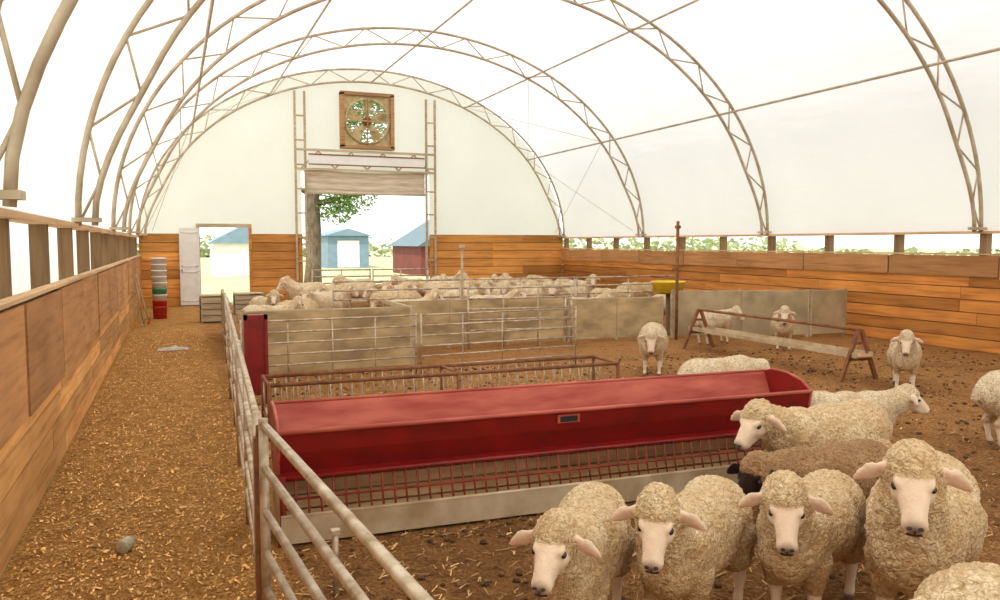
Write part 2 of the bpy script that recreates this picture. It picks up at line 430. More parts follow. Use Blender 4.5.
cx, cz = (x0+x1)/2, (z0+z1)/2
n = 48; R = .78; vs = []; hw = .82
for i in range(n):
    t = 2*math.pi*i/n; c, s_ = math.cos(t), math.sin(t); q = hw/max(abs(c), abs(s_))
    vs += [(cx+R*c, y, cz+R*s_), (cx+q*c, y, cz+q*s_*1.04)]
mb.add(vs, [(2*i, 2*i+1, (2*i+3) % (2*n), (2*i+2) % (2*n)) for i in range(n)], 'fanmetal')
mb.lathe((cx, y, cz), [(R-.05, -.08), (R+.01, -.08), (R+.01, .14), (R-.05, .14), (R-.05, -.08)], 'fanmetal', 48, (0, 1, 0))
for i in range(5):
    t = 2*math.pi*i/5+.3
    d = Vector((math.cos(t), 0, math.sin(t))); p = Vector((-math.sin(t), 0, math.cos(t))); c0 = Vector((cx, y+.05, cz))
    vs = [c0+d*.1-p*.06, c0+d*.70-p*.20+Vector((0, .06, 0)), c0+d*.70+p*.17-Vector((0, .06, 0)), c0+d*.1+p*.08]
    mb.add(vs, [(0, 1, 2, 3)], 'fanmetal')
mb.lathe((cx, y-.05, cz), [(0.001, 0), (.15, 0), (.15, .2), (0.001, .2)], 'rust', 20, (0, 1, 0))
for dz in (-.3, 0.0, .3): mb.beam((x0, y-.06, cz+dz), (x1, y-.06, cz+dz), .03, .03, 'fanmetal')
for k in range(9):
    z = z0+.12+k*.19; mb.add([(x0+.05, y+.14, z), (x1-.05, y+.14, z), (x1-.05, y+.22, z+.06), (x0+.05, y+.22, z+.06)], [(0, 1, 2, 3)], 'greywood')
mb.beam((cx, y-.07, z0), (cx, y-.07, z1), .06, .03, 'fanwood')
mb.obj('ventilation_fan')

mb = MB()
mb.box((.14, YB-.17, .03), (.74, YB-.12, 2.48), 'white')
for a, b in (((.2, .15), (.68, 1.1)), ((.2, 1.25), (.68, 2.35))):
    mb.box((a[0], YB-.19, a[1]), (b[0], YB-.17, a[1]+.03), 'white'); mb.box((a[0], YB-.19, b[1]-.03), (b[0], YB-.17, b[1]), 'white')
    mb.box((a[0], YB-.19, a[1]), (a[0]+.03, YB-.17, b[1]), 'white'); mb.box((b[0]-.03, YB-.19, a[1]), (b[0], YB-.17, b[1]), 'white')
mb.lathe((.2, YB-.19, 1.15), [(.001, -.05), (.03, -.045), (.03, -.02), (.012, 0)], 'steel', 12, (0, 1, 0))
mb.obj('door_1')

# ------------------------------------------------------------------ fences
def panel(mb, p0, p1, zs, r=.021, up=3, key='steel', zb=0.0):
    p0 = Vector((*p0, 0)); p1 = Vector((*p1, 0)); zt = max(zs)
    for z in zs: mb.tube([p0+Vector((0, 0, z)), p1+Vector((0, 0, z))], r, key)
    for i in range(up+1):
        q = p0.lerp(p1, i/up)
        mb.tube([q+Vector((0, 0, zb)), q+Vector((0, 0, zt+(.03 if i in (0, up) else 0)))], r*(1.15 if i in (0, up) else .8), key)
Z6 = [1.1, .88, .66, .45, .26]
mb = MB(); panel(mb, (.385, 4.08), (.60, 1.35), Z6, up=1)
mb.obj('livestock_gate')
pts = [(.37, 4.26), (.50, 7.5), (.63, 10.8), (.765, 14.1)]
for a, b in zip(pts[:-1], pts[1:]):
    mb = MB(); panel(mb, a, (b[0], b[1]-.07), Z6, up=2); mb.obj('livestock_panel')
mb = MB(); mb.box((.345, 4.13, 0), (.405, 4.19, 1.02), 'rust'); mb.tube([(.375, 4.16, 1.02), (.375, 4.16, 1.08)], .02, 'rust'); mb.obj('gate_post')
mb = MB(); mb.tube([(.80, 4.45, 0), (.80, 4.45, .38)], .018, 'steel'); mb.box((.775, 4.425, .36), (.825, 4.475, .385), 'steel'); mb.obj('steel_stake')
for a, b in (((.8, 11.3), (3.3, 11.45)), ((3.38, 11.45), (6.1, 11.7))):
    mb = MB(); panel(mb, a, b, [.93, .77, .62, .46, .31, .16], up=4, r=.012); mb.obj('livestock_panel')
mb = MB(); panel(mb, (5.1, 14.15), (7.2, 14.0), [1.15, .95, .75, .55, .35], up=3, r=.016); mb.obj('livestock_panel')
for x in (3.2, 6.2, 9.2):
    mb = MB(); panel(mb, (x, 17.6), (x+2.93, 17.6), [1.15, .95, .75, .55, .35], up=2, r=.018); mb.obj('livestock_panel')
for xa, xb in ((4.2, 6.15), (6.25, 8.2)):
    mb = MB(); panel(mb, (xa, YB-.5), (xb, YB-.5), Z6, up=2, r=.025); mb.obj('livestock_gate')

def pen(a, b, z0, z1, key, name='plywood_pen_partition'):
    mb = MB(); p0 = Vector((*a, 0)); p1 = Vector((*b, 0)); L = (p1-p0).length; n = max(1, round(L/1.3)); mid = (z0+z1)/2
    for i in range(n):
        q0 = p0.lerp(p1, (i+.006)/n); q1 = p0.lerp(p1, (i+.994)/n)
        mb.beam(q0+Vector((0, 0, mid)), q1+Vector((0, 0, mid)), .02, z1-z0, key)
    for z in (z0+.04, z1-.02): mb.beam(p0+Vector((0, .03, z)), p1+Vector((0, .03, z)), .05, .07, 'greywood')
    for i in range(n+1):
        q = p0.lerp(p1, i/n)+Vector((0, .03, 0)); mb.beam(q, q+Vector((0, 0, z1+.03)), .06, .06, 'greywood')
    mb.obj(name)
pen((.9, 12.3), (3.45, 12.3), .06, .98, 'ply')
pen((3.55, 12.45), (3.55, 14.3), .06, .95, 'ply')
pen((3.6, 14.45), (7.25, 14.45), .06, .90, 'ply')
pen((7.35, 14.4), (9.5, 14.3), .05, .86, 'ply')
pen((9.75, 14.25), (12.5, 13.3), .05, .98, 'plygrey')
pen((12.6, 13.3), (13.55, 13.3), .05, .98, 'plygrey')
pen((.85, 14.4), (.95, 18.6), .05, .95, 'plygrey')
mb = MB(); mb.box((.78, 10.2, .12), (1.02, 10.24, 1.08), 'red'); mb.box((.76, 10.18, 0), (.80, 10.26, 1.12), 'red'); mb.box((1.0, 10.18, 0), (1.04, 10.26, 1.12), 'red')
mb.box((.76, 10.18, 1.06), (1.04, 10.26, 1.12), 'red'); mb.obj('red_feeder_end_panel')

mb = MB(); mb.tube([(9.62, 13.95, 0), (9.62, 13.95, 2.45)], .032, 'rust'); mb.box((9.58, 13.9, 2.3), (9.66, 14.0, 2.36), 'rust'); mb.obj('rusty_pole')
mb = MB(); mb.tube([(5.35, 15.2, 0), (5.35, 15.2, 1.95)], .028, 'greywood'); mb.box((5.3, 15.16, 1.9), (5.4, 15.24, 1.97), 'greywood'); mb.obj('wooden_stake')

# ------------------------------------------------------------------ near feeder
mb = MB(); x0, x1 = .60, 4.98
mb.plate([(5.50, .74), (5.53, .60), (5.60, .44)], x0, x1, .012, 'red')
mb.plate([(5.60, .44), (5.86, .40)], x0, x1, .012, 'red')
mb.plate([(5.86, .40), (6.0, .6), (6.10, .82)], x0, x1, .012, 'redin')
mb.tube([(x0, 5.49, .745), (x1, 5.49, .745)], .016, 'redin'); mb.tube([(x0, 6.11, .83), (x1, 6.11, .83)], .014, 'redin')
mb.tube([(x0, 5.50, .435), (x1, 5.50, .435)], .018, 'red')
mb.plate([(5.5, .435), (5.6, .45)], x0, x1, .01, 'red')
for x in (x0, x1):
    pr = [(5.49, .745), (5.52, .6), (5.58, .42), (5.7, .36), (5.88, .38), (6.02, .6), (6.11, .83), (6.0, .86), (5.8, .86), (5.62, .82)]
    vs = [(x-.006, a, b) for a, b in pr]+[(x+.006, a, b) for a, b in pr]; k = len(pr)
    mb.add(vs, [tuple(range(k)), tuple(range(2*k-1, k-1, -1))]+[(i, (i+1) % k, k+(i+1) % k, k+i) for i in range(k)], 'red')
    mb.tube([(x, a, b) for a, b in pr], .012, 'redin', 6, True)
n = int((x1-x0)/.083)
for i in range(n+1):
    x = x0+.02+(x1-x0-.04)*i/n
    mb.tube([(x, 5.50, .435), (x, 5.47, .30), (x, 5.43, .19)], .0075, 'rod', 6)
mb.tube([(x0, 5.465, .30), (x1, 5.465, .30)], .009, 'rod', 6)
mb.box((x0, 5.405, .02), (x1, 5.43, .195), 'galv'); mb.tube([(x0, 5.418, .198), (x1, 5.418, .198)], .015, 'galv')
mb.plate([(5.43, .08), (5.62, .08)], x0, x1, .014, 'tan')
for k2 in range(5):
    ya = 5.62+.09*k2; za = .08+.075*k2; mb.plate([(ya, za), (ya+.078, za+.064)], x0, x1, .016, 'tan')
mb.box((x0, 6.02, .02), (x1, 6.05, .44), 'galv')
for x in (x0+.02, x1-.02):
    mb.beam((x, 5.46, 0), (x, 5.5, .45), .04, .04, 'red')
for x in (x0+.02, (x0+x1)/2, x1-.02): mb.beam((x, 6.13, 0), (x, 6.13, .82), .04, .04, 'red')
mb.beam((x0, 5.42, .02), (x0, 6.1, .02), .04, .04, 'red'); mb.beam((x1, 5.42, .02), (x1, 6.1, .02), .04, .04, 'red')
for x in (x0-.006, x1+.006): mb.add([(x, 5.42, .02), (x, 6.08, .02), (x, 6.08, .44), (x, 5.5, .44), (x, 5.42, .2)], [(0, 1, 2, 3, 4)], 'galv')
mb.box((2.62, 5.486, .655), (2.80, 5.498, .715), 'redin'); mb.box((2.64, 5.480, .665), (2.78, 5.488, .705), 'black')
mb.obj('hay_bunk_feeder', loc=(.6, 5.42, 0), rotz=-1.8).location = (.6, 5.30, 0)

mb = MB(); x0, x1 = .85, 4.9
for y in (8.3, 8.9):
    mb.tube([(x0, y, .56), (x1, y, .56)], .022, 'rust'); mb.tube([(x0, y, .18), (x1, y, .18)], .016, 'rust')
    n = 34
    for i in range(n+1):
        x = x0+(x1-x0)*i/n; mb.tube([(x, y, .56), (x, y+(.1 if y < 8.5 else -.1), .20)], .008, 'steel', 6)
for x in (x0, (x0+x1)/2, x1):
    for y in (8.3, 8.9): mb.tube([(x, y, 0), (x, y, .58)], .022, 'rust')
    mb.tube([(x, 8.3, .18), (x, 8.9, .18)], .018, 'rust'); mb.tube([(x, 8.3, .56), (x, 8.9, .56)], .018, 'rust')
mb.plate([(8.32, .22), (8.45, .12), (8.75, .12), (8.88, .22)], x0, x1, .012, 'galv')
mb.obj('hay_rack')

mb = MB(); ya, yb, xc = 8.75, 12.6, 9.2
for y in (ya, yb):
    mb.beam((xc-.34, y, 0), (xc-.03, y, .74), .05, .05, 'rust', (0, 1, 0)); mb.beam((xc+.34, y, 0), (xc+.03, y, .74), .05, .05, 'rust', (0, 1, 0))
    mb.beam((xc-.2, y, .32), (xc+.2, y, .32), .05, .05, 'rust'); mb.beam((xc-.12, y, .55), (xc+.12, y, .55), .04, .04, 'rust')
mb.tube([(xc, ya-.03, .74), (xc, yb+.03, .74)], .025, 'rust')
mb.box((xc-.15, ya-.1, .345), (xc+.15, yb+.1, .37), 'tan')
mb.box((xc-.17, ya-.1, .345), (xc-.15, yb+.1, .42), 'galv'); mb.box((xc+.15, ya-.1, .345), (xc+.17, yb+.1, .42), 'galv')
mb.obj('feed_trough')

mb = MB(); mb.lathe((9.98, 14.8, .0), [(.28, .90), (.001, .90), (.001, .91), (.30, .92), (.36, 1.14), (.38, 1.15), (.37, 1.17), (.33, 1.16), (.27, .96), (.001, .95)], 'yellow', 28)
mb.lathe((9.98, 14.8, .0), [(.001, 0), (.22, 0), (.22, .04), (.05, .06), (.05, .9), (.001, .9)], 'post', 16)
mb.obj('mineral_feeder_tub')

mb = MB(); bx, by = -.40, 23.0
for i in range(9):
    z = i*.16; key = ['redplastic', 'redplastic', 'white', 'greenplastic'][i] if i < 4 else 'white'
    mb.lathe((bx, by, z), [(.001, 0), (.165, 0), (.185, .33), (.195, .33), (.195, .30), (.184, .295)], key, 24)
mb.lathe((bx, by, 1.5), [(.15, 0), (.19, .1), (.15, .115), (.001, .12)], 'white', 24)
mb.obj('bucket_stack')
mb = MB()
for x, y, c in ((-.62, 21.6, 'redplastic'), (-.72, 20.9, 'steel')):
    mb.tube([(x, y, .0), (XL+.12, y+.05, 1.25)], .016, 'greywood'); mb.beam((x-.02, y-.13, .03), (x-.02, y+.13, .03), .05, .06, c)
    for k in range(5): mb.tube([(x, y-.12+.06*k, .02), (x+.03, y-.12+.06*k, .26)], .007, c, 5)
mb.obj('pitchforks')
for (cx_, cy_, w, h) in ((.85, 21.5, .6, .7), (1.9, 23.6, .8, .6)):
    mb = MB(); d = .6
    for i in range(4):
        z = .04+i*(h-.08)/4; hh = (h-.08)/4-.02
        mb.box((cx_-w/2, cy_-d/2, z), (cx_+w/2, cy_-d/2+.02, z+hh), 'greywood'); mb.box((cx_-w/2, cy_+d/2-.02, z), (cx_+w/2, cy_+d/2, z+hh), 'greywood')
        mb.box((cx_-w/2, cy_-d/2, z), (cx_-w/2+.02, cy_+d/2, z+hh), 'greywood'); mb.box((cx_+w/2-.02, cy_-d/2, z), (cx_+w/2, cy_+d/2, z+hh), 'greywood')
    for sx in (-1, 1):
        for sy in (-1, 1): mb.box((cx_+sx*(w/2-.04)-.03, cy_+sy*(d/2-.04)-.03, 0), (cx_+sx*(w/2-.04)+.03, cy_+sy*(d/2-.04)+.03, h), 'greywood')
    mb.box((cx_-w/2, cy_-d/2, h-.02), (cx_+w/2, cy_+d/2, h), 'greywood')
    mb.obj('wooden_crate')
mb = MB(); n = 18; vs = []
for i in range(n):
    for j in range(n):
        x = i/(n-1)*2-1; y = j/(n-1)*2-1; nz = noise.noise(Vector((x*2.3, y*2.3, 4)))
        r = 1+.25*noise.noise(Vector((x, y, 9))); vs.append((-.08+x*.27*r, 16.2+y*.22*r, max(.003, .05+.09*nz*(1-max(abs(x), abs(y)))-.04*max(abs(x), abs(y)))))
mb.add(vs, [(i*n+j, (i+1)*n+j, (i+1)*n+j+1, i*n+j+1) for i in range(n-1) for j in range(n-1)], 'greyrag', True); mb.obj('discarded_rag')
mb = MB(); mb.lathe((-.37, 5.55, .047), [(.001, 0), (.042, .002), (.046, .01), (.046, .10), (.040, .118), (.030, .125), (.030, .150), (.001, .150)], 'glass', 20, (.35, .9, 0)); mb.obj('glass_jar')

def litter(name, n, xr, yr, L, W, key, dens_pow=1.6):
    mb = MB(); vs = []; fs = []
    for i in range(n):
        x = random.uniform(*xr); y = yr[0]+(yr[1]-yr[0])*random.random()**dens_pow
        q = 2.2 if random.random() < .05 else 1
        l = random.uniform(.4, 1)*L*q; w = random.uniform(.4, 1)*W*q; a = random.uniform(0, math.pi)
        c, s_ = math.cos(a)*l/2, math.sin(a)*l/2; e, f_ = -math.sin(a)*w/2, math.cos(a)*w/2
        z = random.uniform(.003, .012); t = random.uniform(-.006, .014); t2 = random.uniform(0, .006)
        o = len(vs); vs += [(x-c-e, y-s_-f_, z), (x+c-e, y+s_-f_, z+max(t, 0)), (x+c+e, y+s_+f_, z+max(t, 0)+t2), (x-c+e, y-s_+f_, z+t2)]
        fs.append((o, o+1, o+2, o+3))
    mb.add(vs, fs, key); mb.obj(name)
M['chip'] = simple('wood_shavings', (.90, .56, .22), (.56, .27, .08), 20, .9, island=1.1)
M['straw'] = simple('pen_straw', (.74, .46, .20), (.40, .22, .08), 20, .9, island=1.0)
litter('wood_shavings_litter', 18000, (XL+.07, .55), (1.5, 20), .026, .012, 'chip')
litter('straw_litter', 22000, (.6, 13), (1.5, 12.1), .07, .008, 'straw')
mb = MB()
for i in range(2600):
    x = random.uniform(.6, 13.2); y = 1.6+10.5*random.random()**1.2; r = random.uniform(.010, .030); vs = []
    for (zz, rr) in ((0, .9), (.45, 1.0), (.8, .6)):
        for k in range(6):
            t = k*math.pi/3+i; q = r*rr*random.uniform(.75, 1.2); vs.append((x+q*math.cos(t), y+q*math.sin(t), r*zz+.002))
    vs.append((x, y, r*.95))
    fs = [(a*6+k, a*6+(k+1) % 6, a*6+6+(k+1) % 6, a*6+6+k) for a in (0, 1) for k in range(6)]+[(12+k, 12+(k+1) % 6, 18) for k in range(6)]
    mb.add(vs, fs, 'clod')
mb.obj('dirt_clods')

# ------------------------------------------------------------------ outside
mb = MB(); tx, ty = 5.45, 34.5
mb.tube([(tx-.05, ty, -.1), (tx, ty, 1.0), (tx+.05, ty, 2.5), (tx, ty, 4.2), (tx-.1, ty, 6), (tx, ty, 9)], [.42, .33, .30, .28, .24, .12], 'bark', 14)
for (a, z, l, dz) in ((-.2, 3.6, 3.2, .6), (.3, 4.4, 3.6, 1.2), (2.6, 4.0, 2.6, 1.0), (1.4, 5.2, 3, 1.5), (-1.5, 4.6, 2.5, 1.0)):
    p = Vector((tx, ty, z)); d = Vector((math.cos(a), math.sin(a), 0))
    mb.tube([p, p+d*l*.5+Vector((0, 0, dz*.7)), p+d*l+Vector((0, 0, dz))], [.12, .07, .02], 'bark', 8)
vs = []; fs = []
for (cx_, cy_, cz_, R_, n) in ((6.9, 34.5, 4.0, 1.3, 1000), (7.9, 34.2, 4.9, 1.2, 700), (5.6, 34.8, 6.6, 2.4, 1400), (3.6, 34.6, 5.2, 1.6, 800), (7.6, 35, 7.6, 2.6, 3000), (6.4, 34.2, 3.4, .9, 450)):
    for i in range(n):
        d = Vector((random.gauss(0, 1), random.gauss(0, 1), random.gauss(0, 1))).normalized()*R_*random.random()**.45; d.z *= .7
        p = Vector((cx_, cy_, cz_))+d; a = Vector((random.gauss(0, 1), random.gauss(0, 1), random.gauss(0, .6))).normalized(); b = a.cross(Vector((random.random(), random.random(), 1))).normalized()
        s_ = random.uniform(.05, .11); o = len(vs); vs += [p-a*s_, p-b*s_*.6, p+a*s_, p+b*s_*.6]; fs.append((o, o+1, o+2, o+3))
mb.add(vs, fs, 'leaf'); mb.obj('tree')
def shed(name, x0, x1, y0, y1, h, hr, wall, roof):
    mb = MB(); mb.box((x0, y0, -.06), (x1, y1, h), wall)
    xm = (x0+x1)/2
    vs = [(x0-.3, y0-.3, h-.1), (x1+.3, y0-.3, h-.1), (x1+.3, y1+.3, h-.1), (x0-.3, y1+.3, h-.1), (xm, y0-.3, hr), (xm, y1+.3, hr)]
    mb.add(vs, [(0, 4, 5, 3), (4, 1, 2, 5), (0, 1, 4), (3, 5, 2), (0, 3, 2, 1)], roof)
    mb.box((xm-.9, y0-.03, 0), (xm+.9, y0, 2.2), 'white'); mb.obj(name)
shed('red_barn', 14.2, 22.0, 48, 55, 1.9, 4.4, 'barnred', 'barnroof')
shed('grey_shed', 11.6, 15.0, 66, 72, 2.7, 3.2, 'blue', 'blue')
shed('white_shed', 2.2, 6.2, 52, 57, 2.1, 3.2, 'white', 'blue')
vs = []; fs = []
def blob_leaves(cx_, cy_, cz_, R_, n, s0):
    for i in range(n):
        d = Vector((random.gauss(0, 1), random.gauss(0, 1), random.gauss(0, 1))).normalized()*R_*random.random()**.4; d.z = abs(d.z)*.6
        p = Vector((cx_, cy_, cz_))+d; a = Vector((random.gauss(0, 1), random.gauss(0, 1), random.gauss(0, 1))).normalized(); b = a.cross(Vector((.3, .2, 1))).normalized()
        s_ = random.uniform(.6, 1.3)*s0; o = len(vs); vs.extend([p-a*s_, p-b*s_, p+a*s_, p+b*s_]); fs.append((o, o+1, o+2, o+3))
for i in range(60): blob_leaves(random.uniform(60, 90), -10+i*2.4, -.1, random.uniform(1.4, 2.8), 130, .4)
for i in range(34): blob_leaves(-40+i*4.5, random.uniform(118, 130), -.1, random.uniform(4, 6), 130, .6)
mb = MB(); mb.add(vs, fs, 'leafpale'); mb.obj('hedgerow')

# ------------------------------------------------------------------ sheep
def rz(a): return np.array(Matrix.Rotation(math.radians(a), 3, 'Z'))
def ry(a): return np.array(Matrix.Rotation(math.radians(a), 3, 'Y'))
def rx(a): return np.array(Matrix.Rotation(math.radians(a), 3, 'X'))
def cap_mesh(p0, r0, p1, r1, vs, fs, n=14, h=5):
    d = p1-p0; L = np.linalg.norm(d); d = d/L if L > 1e-6 else np.array([0, 0, 1.])
    a = np.cross(d, [0, 0, 1.])
    if np.linalg.norm(a) < .05: a = np.cross(d, [1., 0, 0])
    a /= np.linalg.norm(a); b = np.cross(d, a); o = len(vs); rings = []
    for i in range(h+1):
        t = -math.pi/2+math.pi/2*i/h; rings.append((p0+d*r0*math.sin(t), max(r0*math.cos(t), 1e-4)))
    for i in range(h+1):
        t = math.pi/2*i/h; rings.append((p1+d*r1*math.sin(t), max(r1*math.cos(t), 1e-4)))
    for c, r in rings:
        for j in range(n):
            t = 2*math.pi*j/n; vs.append(tuple(c+(a*math.cos(t)+b*math.sin(t))*r))
    for i in range(len(rings)-1):
        for j in range(n): fs.append((o+i*n+j, o+i*n+(j+1) % n, o+(i+1)*n+(j+1) % n, o+(i+1)*n+j))
    fs.append(tuple(o+j for j in range(n))[::-1]); fs.append(tuple(o+(len(rings)-1)*n+j for j in range(n)))
def ell_mesh(c, rad, R, vs, fs, n=18, h=12):
    o = len(vs)
    for i in range(h+1):
        t = math.pi*i/h
        for j in range(n):
            u = 2*math.pi*j/n; s_ = max(math.sin(t), 1e-3)
            p = R@(np.array([rad[0]*math.cos(u)*s_, rad[1]*math.sin(u)*s_, rad[2]*math.cos(t)])); vs.append(tuple(c+p))
    for i in range(h):
        for j in range(n): fs.append((o+i*n+j, o+(i+1)*n+j, o+(i+1)*n+(j+1) % n, o+i*n+(j+1) % n))
    fs.append(tuple(o+j for j in range(n))); fs.append(tuple(o+h*n+j for j in range(n))[::-1])
def sheep_mesh(name, wool='wool', hy=0, hp=38, nk=38, vox=.0105, seed=0, amp=1.0, fat=.92, earlift=-20, roll=0, hs=1.06):
    rnd = random.Random(seed); V = lambda *a: np.array(a, float); I3 = np.eye(3)
    C = []; E = []; EC = []
    f = fat
    E.append((V(.20, 0, .53), (.25, .205*f, .225), I3, 1)); E.append((V(-.06, 0, .52), (.34, .245*f, .235), I3, 1))
    E.append((V(-.30, 0, .54), (.25, .225*f, .225), I3, 1)); E.append((V(.33, 0, .50), (.14, .155*f, .19), I3, 1))
    Bn = V(.32, 0, .60); yw = math.radians(hy*.55); pk = math.radians(nk)
    Hn = Bn+.29*V(math.cos(pk)*math.cos(yw), math.cos(pk)*math.sin(yw), math.sin(pk))
    C.append((Bn, .155, Hn, .100*hs, 1)); C.append((Bn+V(.02, 0, -.08), .13, Hn+V(-.02, 0, -.03), .09, 1))
    RH = rz(hy)@ry(hp)@rx(roll); H = lambda *a: Hn+RH@(np.array(a, float)*hs)
    def EH(c, rad, k, R=None): E.append((H(*c), tuple(r*hs for r in rad), RH if R is None else R, k))
    def CH(a, ra, b, rb, k): C.append((H(*a), ra*hs, H(*b), rb*hs, k))
    EH((-.02, 0, .022), (.096, .090, .088), 1); EH((.040, 0, .058), (.046, .046, .032), 1)
    EH((-.01, .060, -.03), (.075, .042, .08), 1); EH((-.01, -.060, -.03), (.075, .042, .08), 1)
    CH((.03, 0, 0.0), .074, (.13, 0, -.008), .054, 0); CH((.13, 0, -.008), .054, (.205, 0, -.026), .043, 0)
    CH((.02, 0, -.055), .056, (.18, 0, -.060), .034, 0)
    EH((.215, 0, -.033), (.042, .048, .042), 0); EH((.19, 0, -.062), (.045, .040, .027), 0)
    for s_ in (-1, 1):
        EH((.065, s_*.042, -.025), (.06, .036, .050), 0); EH((.080, s_*.054, .032), (.030, .020, .015), 0)
        Re = RH@ry(-hp*.45)@rx(s_*earlift)@rz(-s_*10)
        b0 = RH@V(-.002, s_*.080, .02)*hs
        for (d_, rr) in ((.030, (.015, .030, .024)), (.068, (.0135, .044, .040)), (.098, (.013, .036, .030)), (.122, (.012, .024, .018))):
            c_ = Hn+b0+Re@V(-.06*d_, s_*d_, -d_*d_*1.2)*hs; EC.append((c_, Re)); E.append((c_, tuple(q*hs for q in rr), Re, 0))
        CH((0, s_*.06, .02), .022, (-.003, s_*.10, .018), .016, 0)
        j = rnd.uniform(-.06, .06)
        C.append((V(.22, s_*.10, .42), .090, V(.23+j*.5, s_*.105, .27), .050, 1)); C.append((V(.23+j*.5, s_*.105, .28), .043, V(.235+j, s_*.105, .085), .024, 0))
        C.append((V(.235+j, s_*.105, .085), .026, V(.255+j, s_*.107, .03), .031, 0))
        j = rnd.uniform(-.06, .06)
        C.append((V(-.33, s_*.11, .45), .130, V(-.30+j*.4, s_*.125, .35), .095, 1)); C.append((V(-.30+j*.4, s_*.125, .35), .080, V(-.425+j, s_*.115, .25), .042, 1))
        C.append((V(-.425+j, s_*.115, .26), .037, V(-.395+j, s_*.112, .085), .025, 0)); C.append((V(-.395+j, s_*.112, .085), .027, V(-.37+j, s_*.114, .03), .031, 0))
    C.append((V(-.52, 0, .60), .05, V(-.575, 0, .47), .035, 1))
    vs = []; fs = []
    for c in C: cap_mesh(c[0], c[1], c[2], c[3], vs, fs)
    for e in E: ell_mesh(e[0], e[1], e[2], vs, fs)
    me = bpy.data.meshes.new('tmp'); me.from_pydata(vs, [], fs); ob = bpy.data.objects.new('tmp', me); scene.collection.objects.link(ob)
    md = ob.modifiers.new('r', 'REMESH'); md.mode = 'VOXEL'; md.voxel_size = vox; md.use_smooth_shade = True
    sm = ob.modifiers.new('s', 'SMOOTH'); sm.factor = .5; sm.iterations = 3 if vox < .015 else 2
    dg = bpy.context.evaluated_depsgraph_get(); ev = ob.evaluated_get(dg); m2 = bpy.data.meshes.new_from_object(ev)
    n = len(m2.vertices); P = np.empty(n*3); m2.vertices.foreach_get('co', P); P = P.reshape(-1, 3)
    Nn = np.empty(n*3); m2.vertices.foreach_get('normal', Nn); Nn = Nn.reshape(-1, 3)
    F = [tuple(p.vertices) for p in m2.polygons]
    dW = np.full(n, 9.); dS = np.full(n, 9.)
    for p0, r0, p1, r1, k in C:
        d = p1-p0; t = np.clip(((P-p0)@d)/(d@d), 0, 1); dd = np.linalg.norm(P-p0-t[:, None]*d, axis=1)-(r0+(r1-r0)*t)
        if k: dW = np.minimum(dW, dd)
        else: dS = np.minimum(dS, dd)
    for c, rad, R, k in E:
        q = (P-c)@R; rad = np.array(rad); k0 = np.linalg.norm(q/rad, axis=1); k1 = np.linalg.norm(q/rad**2, axis=1)+1e-9; dd = k0*(k0-1)/k1
        if k: dW = np.minimum(dW, dd)
        else: dS = np.minimum(dS, dd)
    W = np.clip((dS-dW)/.012+.5, 0, 1)
    nd = np.clip(1-(np.linalg.norm((P-H(.255, 0, -.028)), axis=1)-.012)/.040, 0, 1)*(1-W)*.85
    nd = np.maximum(nd, np.clip((.05-(P[:, 2]-P[:, 2].min()))/.008, 0, 1)*.95)
    EA = np.zeros(n)
    for c, R in EC:
        q = (P-c)@R; g = np.clip(1-np.sqrt(q[:, 1]**2+(q[:, 2]+.004)**2)/.030, 0, 1)*(q[:, 0] > 0.003)*((Nn@R)[:, 0] > .5)
        EA = np.maximum(EA, np.clip(g*2, 0, 1)*(1-W))
    CR = np.zeros(n)
    for i in range(n):
        w = W[i]
        if w > .02:
            p = Vector(P[i])+Vector((seed*3.1, 0, 0))
            dv = noise.voronoi(p*38+Vector((1, 1, 1))*noise.noise(p*14)*.8)[0][0]
            lo = noise.noise(p*9)
            h = (.42-dv)*.015*amp+lo*.008+noise.noise(p*3.5)*.014+.004
            CR[i] = min(1, max(0, (dv-.30)*1.6-lo*.5))
            P[i] += Nn[i]*h*w
    P[:, 2] -= P[:, 2].min()
    allv = [tuple(p) for p in P]; allf = F; mi = [0]*len(F); base = len(allv)
    ex_v = []; ex_f = []; mats = []
    def extra(c, rad, key):
        o = len(ex_f); ell_mesh(c, tuple(r*hs for r in rad), RH, ex_v, ex_f, 12, 8); mats.extend([key]*(len(ex_f)-o))
    for s_ in (-1, 1):
        extra(H(.088, s_*.0650, .012), (.018, .012, .013), 1); extra(H(.252, s_*.019, -.016), (.008, .010, .006), 2)
    extra(H(.244, 0, -.062), (.009, .030, .0035), 2); extra(H(.256, 0, -.038), (.005, .003, .016), 2)
    allv += [tuple(v) for v in ex_v]; allf += [tuple(base+i for i in f_) for f_ in ex_f]; mi += mats
    out = bpy.data.meshes.new(name); out.from_pydata(allv, [], allf)
    for k in (wool, 'eye', 'nostril'): out.materials.append(M[k])
    out.polygons.foreach_set('material_index', mi); out.polygons.foreach_set('use_smooth', [True]*len(allf))
    for nm, arr in (('wool', W), ('nosedark', nd), ('crease', CR), ('ear', EA)):
        at = out.attributes.new(nm, 'FLOAT', 'POINT'); full = np.zeros(len(allv)); full[:n] = arr; at.data.foreach_set('value', full)
    out.update(); bpy.data.objects.remove(ob); bpy.data.meshes.remove(m2)
    return out
def place(me, x, y, heading, s=1.0, name='sheep'):
    ob = bpy.data.objects.new(name, me); ob.location = (x, y, 0.0); ob.rotation_euler = (0, 0, math.radians(heading)); ob.scale = (s, s, s)
    scene.collection.objects.link(ob); return ob
